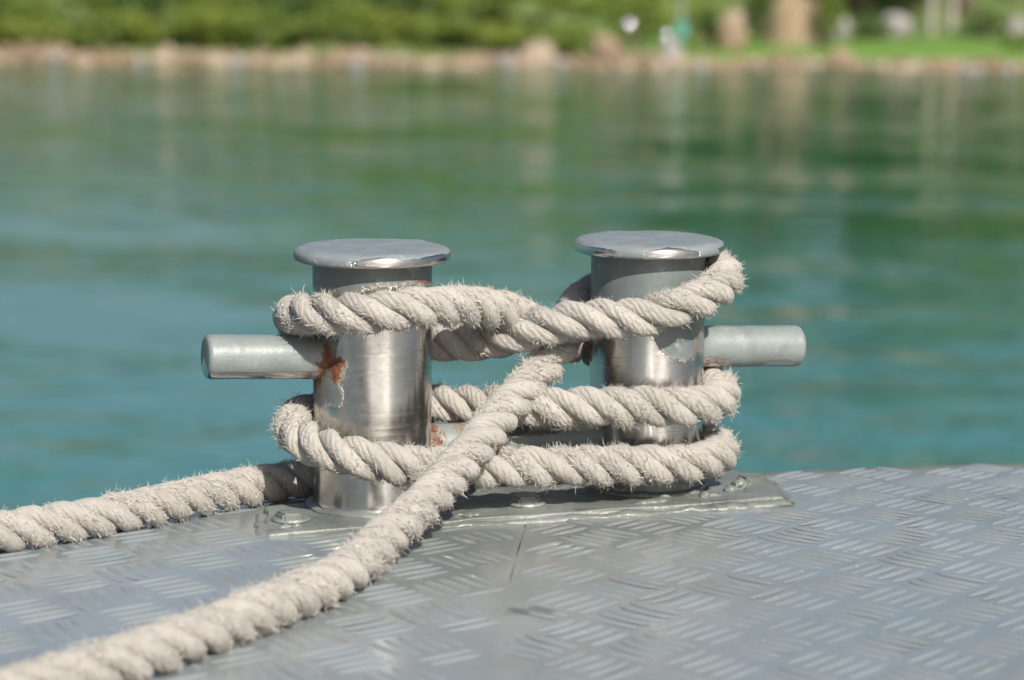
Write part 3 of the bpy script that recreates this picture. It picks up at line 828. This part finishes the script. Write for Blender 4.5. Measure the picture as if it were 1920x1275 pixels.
# ------------------------------------------------------------------ rope
ROPE=[(-0.6237,-0.1921,0.0160), (-0.5611,-0.1497,0.0160), (-0.4755,-0.0846,0.0145), (-0.4484,-0.0662,0.0145), (-0.3908,-0.0455,0.0140), (-0.3325,-0.0172,0.0130), (-0.2884,0.0093,0.0125), (-0.2451,0.0354,0.0120), (-0.2161,0.0478,0.0115), (-0.1883,0.0610,0.0110), (-0.1483,0.0628,0.0120), (-0.1139,0.0658,0.0145), (0.1139,0.0658,0.0300), (0.1589,0.0579,0.0310), (0.1833,0.0334,0.0310), (0.1923,0.0000,0.0315), (0.1833,-0.0334,0.0315), (0.1589,-0.0579,0.0315), (0.1255,-0.0668,0.0315), (0.0434,-0.0668,0.0357), (-0.0047,-0.0668,0.0375), (-0.0522,-0.0668,0.0402), (-0.1082,-0.0645,0.0443), (-0.1255,-0.0668,0.0482), (-0.1537,-0.0605,0.0537), (-0.1766,-0.0429,0.0579), (-0.1900,-0.0173,0.0622), (-0.1923,0.0000,0.0663), (-0.1860,0.0282,0.0706), (-0.1684,0.0512,0.0708), (-0.1371,0.0658,0.0710), (-0.1082,0.0645,0.0724), (-0.0921,0.0579,0.0741), (-0.0275,0.0050,0.0791), (0.0066,-0.0350,0.0830), (0.1026,-0.0628,0.0821), (0.1255,-0.0668,0.0810), (0.1537,-0.0605,0.0806), (0.1766,-0.0429,0.0813), (0.1900,-0.0173,0.0836), (0.1920,0.0058,0.0881), (0.1833,0.0334,0.0945), (0.1589,0.0579,0.1015), (0.1255,0.0668,0.1081), (0.1004,0.0619,0.1135), (0.0792,0.0460,0.1205), (0.0494,0.0280,0.1333), (0.0155,0.0040,0.1502), (-0.0161,-0.0160,0.1638), (-0.0608,-0.0420,0.1731), (-0.1026,-0.0628,0.1766), (-0.1255,-0.0668,0.1760), (-0.1483,-0.0628,0.1742), (-0.1684,-0.0512,0.1725), (-0.1833,-0.0334,0.1702), (-0.1923,0.0000,0.1657), (-0.1860,0.0282,0.1576), (-0.1684,0.0512,0.1470), (-0.1371,0.0658,0.1358), (-0.1026,0.0628,0.1304), (-0.0921,0.0579,0.1302), (-0.0233,0.0180,0.1322), (-0.0041,-0.0100,0.1408), (0.0281,-0.0400,0.1553), (0.1026,-0.0628,0.1608), (0.1255,-0.0668,0.1691), (0.1537,-0.0605,0.1762), (0.1766,-0.0429,0.1830), (0.1900,-0.0173,0.1880), (0.1912,0.0116,0.1870), (0.1766,0.0429,0.1802), (0.1483,0.0628,0.1719), (0.1139,0.0658,0.1656), (0.0901,0.0566,0.1616), (0.0691,0.0300,0.1496), (0.0527,0.0080,0.1372), (0.0368,-0.0080,0.1255), (0.0153,-0.0240,0.1102), (-0.0184,-0.0480,0.0905), (-0.0550,-0.0840,0.0709), (-0.0923,-0.1220,0.0530), (-0.1330,-0.1660,0.0383), (-0.1817,-0.2170,0.0248), (-0.2299,-0.2764,0.0165), (-0.2773,-0.3261,0.0165), (-0.3214,-0.3626,0.0165), (-0.4045,-0.4291,0.0165), (-0.4763,-0.4736,0.0165), (-0.5609,-0.5203,0.0165), (-0.6532,-0.5458,0.0165)]
ROPE = [(-1.5, -.75, .0165), (-1.05, -.47, .0165), (-.80, -.31, .0165)] + ROPE[0:] + [(-.85, -.585, .0165), (-1.2, -.66, .0165), (-1.7, -.75, .0165)]
P = np.array(ROPE)
def catmull(P, per=40):
    out = []; Q = np.vstack([2 * P[0] - P[1], P, 2 * P[-1] - P[-2]])
    for i in range(1, len(Q) - 2):
        p0, p1, p2, p3 = Q[i - 1:i + 3]
        t0 = 0; t1 = t0 + np.linalg.norm(p1 - p0) ** .5; t2 = t1 + np.linalg.norm(p2 - p1) ** .5; t3 = t2 + np.linalg.norm(p3 - p2) ** .5
        t = np.linspace(t1, t2, per, endpoint=False)[:, None]
        a1 = (t1 - t) / (t1 - t0) * p0 + (t - t0) / (t1 - t0) * p1; a2 = (t2 - t) / (t2 - t1) * p1 + (t - t1) / (t2 - t1) * p2; a3 = (t3 - t) / (t3 - t2) * p2 + (t - t2) / (t3 - t2) * p3
        b1 = (t2 - t) / (t2 - t0) * a1 + (t - t0) / (t2 - t0) * a2; b2 = (t3 - t) / (t3 - t1) * a2 + (t - t1) / (t3 - t1) * a3
        out.append((t2 - t) / (t2 - t1) * b1 + (t - t1) / (t2 - t1) * b2)
    return np.concatenate(out + [P[-1:]])
def resample(C, step):
    s = np.concatenate([[0], np.cumsum(np.linalg.norm(np.diff(C, axis=0), axis=1))])
    q = np.arange(0, s[-1], step); return np.stack([np.interp(q, s, C[:, k]) for k in range(3)], -1)
STEP = .0016
Cc = resample(catmull(P), STEP)
def smooth(C, w):
    k = np.exp(-np.linspace(-2, 2, 2 * w + 1) ** 2); k /= k.sum()
    pad = np.vstack([np.repeat(C[:1], w, 0), C, np.repeat(C[-1:], w, 0)])
    return np.stack([np.convolve(pad[:, i], k, 'valid') for i in range(3)], -1)
Cc = resample(smooth(Cc, 9), STEP)
# keep the rope clear of the posts and the deck
for sx in (-HALF, HALF):
    d = Cc[:, :2] - (sx, 0); r = np.linalg.norm(d, axis=1); m_ = r < .0662
    Cc[m_, :2] = np.array((sx, 0)) + d[m_] / r[m_, None] * .0662
N = len(Cc)
T = np.gradient(Cc, axis=0); T /= np.linalg.norm(T, axis=1)[:, None]
Nn = np.zeros_like(T); v0 = np.cross(T[0], (0, 0, 1.0)); Nn[0] = v0 / np.linalg.norm(v0)
for i in range(1, N):
    v = Nn[i - 1] - T[i] * (Nn[i - 1] @ T[i]); Nn[i] = v / np.linalg.norm(v)
Bn = np.cross(T, Nn)
sl = np.arange(N) * STEP
LAY = .080; OFF = .0091; SR = .0081
lay_var = 1 + .05 * lattice((N, 1), (N // 60, 1), np.random.default_rng(4))[:, 0]
phase = np.cumsum(2 * math.pi / LAY * STEP * lay_var)
rope = empty('mooring_rope', (MB[0], MB[1], 0), RZ)
tag(rope, 'frayed off white three strand mooring rope wound in figure eights round the bitt', 'rope')
MA = 30
th = np.linspace(0, 2 * math.pi, MA, endpoint=False)
FIBV = []; FIBF = []; nfv = 0
for k in range(3):
    a = phase + k * 2 * math.pi / 3
    rad = np.cos(a)[:, None] * Nn + np.sin(a)[:, None] * Bn
    rngk = np.random.default_rng(100 + k)
    SC = Cc + rad * (OFF + .0004 * lattice((N, 1), (N // 25, 1), rngk))
    ST = np.gradient(SC, axis=0); ST /= np.linalg.norm(ST, axis=1)[:, None]
    e1 = rad - ST * np.sum(rad * ST, 1)[:, None]; e1 /= np.linalg.norm(e1, axis=1)[:, None]
    e2 = np.cross(ST, e1)
    n1 = lattice((N, MA), (N // 9, 6), rngk, True); n2 = lattice((N, MA), (N // 3, 15), rngk, True); n3 = lattice((N, MA), (N // 40, 3), rngk, True)
    yv = np.sin(9 * th[None, :] - 2 * math.pi * 105 * sl[:, None] * 1.0)
    RR = SR * (1 + .045 * n3) + .00055 * n1 + .00035 * n2 + .00012 * yv + .00022 * np.tanh(7 * lattice((N, MA), (N // 6, 9), rngk, True))
    nor = np.cos(th)[None, :, None] * e1[:, None] + np.sin(th)[None, :, None] * e2[:, None]
    V = SC[:, None] + RR[..., None] * nor
    Fq = grid_faces(N, MA, True)
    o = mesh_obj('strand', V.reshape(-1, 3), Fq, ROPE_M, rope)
    uvl = o.data.uv_layers.new(name='UVMap')
    vi = np.zeros(len(o.data.loops), dtype=np.int32); o.data.loops.foreach_get('vertex_index', vi)
    ui = sl[vi // MA]; vv = (vi % MA) / MA
    corner = np.tile([0, 1, 2, 3], len(Fq))
    lastcol = np.repeat((np.arange(len(Fq)) % MA) == MA - 1, 4)
    vv = np.where(lastcol & (vi % MA == 0), 1.0, vv)
    uvl.data.foreach_set('uv', np.stack([ui, vv], -1).astype(np.float32).ravel())
    # ---- loose fibres on the outer faces of this strand
    core0, core1 = 0.5, sl[-1] - .6
    fray = np.clip(.75 + 1.1 * lattice((N, 1), (N // 22, 1), rngk)[:, 0] + .6 * lattice((N, 1), (N // 7, 1), rngk)[:, 0], .12, 3)[int(core0 / STEP):int(core1 / STEP)]
    fray = fray / fray.sum()
    def fibres(nf, lmin, lmax, wmin, wmax, lift, seed, groove=False):
        global nfv
        rg = np.random.default_rng(seed)
        si = rg.choice(np.arange(int(core0 / STEP), int(core1 / STEP)), nf, p=fray)      # frayed in some stretches, worn smooth in others
        an = rg.normal(0, .75, nf) if not groove else np.where(rg.random(nf) < .5, 1, -1) * rg.normal(1.15, .25, nf)
        nr = np.cos(an)[:, None] * e1[si] + np.sin(an)[:, None] * e2[si]
        base = SC[si] + nr * (SR * .985)
        dirt = ST[si] * rg.choice([-1, 1], nf, p=[.35, .65])[:, None]
        side = np.cross(nr, dirt)
        ya = rg.normal(0, .55, nf)[:, None]
        d = dirt * np.cos(ya) + side * np.sin(ya)
        L = rg.uniform(lmin, lmax, nf)[:, None] * rg.uniform(.5, 1, (nf, 1)); w_ = rg.uniform(wmin, wmax, nf)[:, None]
        lf = np.abs(rg.normal(lift, lift * .7, nf))[:, None]
        d1 = d + nr * lf; d1 /= np.linalg.norm(d1, axis=1)[:, None]
        d2 = d1 + nr * rg.normal(.1, .5, nf)[:, None] * lf * 1.5 + rg.normal(0, .35, (nf, 3)); d2 /= np.linalg.norm(d2, axis=1)[:, None]
        s1 = np.cross(d1, nr); s1 /= np.linalg.norm(s1, axis=1)[:, None]; up_ = np.cross(s1, d1)
        mid = base + d1 * L * .5; tip = mid + d2 * L * .5
        Vf = np.stack([base + s1 * w_, base - s1 * w_, base + up_ * w_, mid + s1 * w_ * .75, mid - s1 * w_ * .75, mid + up_ * w_ * .75, tip], 1)
        tri = np.array([[0, 1, 4], [0, 4, 3], [1, 2, 5], [1, 5, 4], [2, 0, 3], [2, 3, 5], [3, 4, 6], [4, 5, 6], [5, 3, 6]])
        FIBV.append(Vf.reshape(-1, 3)); FIBF.append((tri[None] + (np.arange(nf) * 7)[:, None, None]).reshape(-1, 3) + nfv); nfv += nf * 7
    fibres(11000, .0030, .0075, .00014, .00032, .13, 200 + k)
    fibres(6500, .0030, .0080, .00018, .00045, .50, 300 + k, True)
    fibres(6000, .0050, .0105, .00013, .00028, .80, 400 + k)
    fibres(1900, .0060, .0130, .00020, .00046, .90, 500 + k)
fo = mesh_obj('frayed_fibres', np.concatenate(FIBV), np.concatenate(FIBF), FIBRE, rope); fo['kind'] = 'stuff'
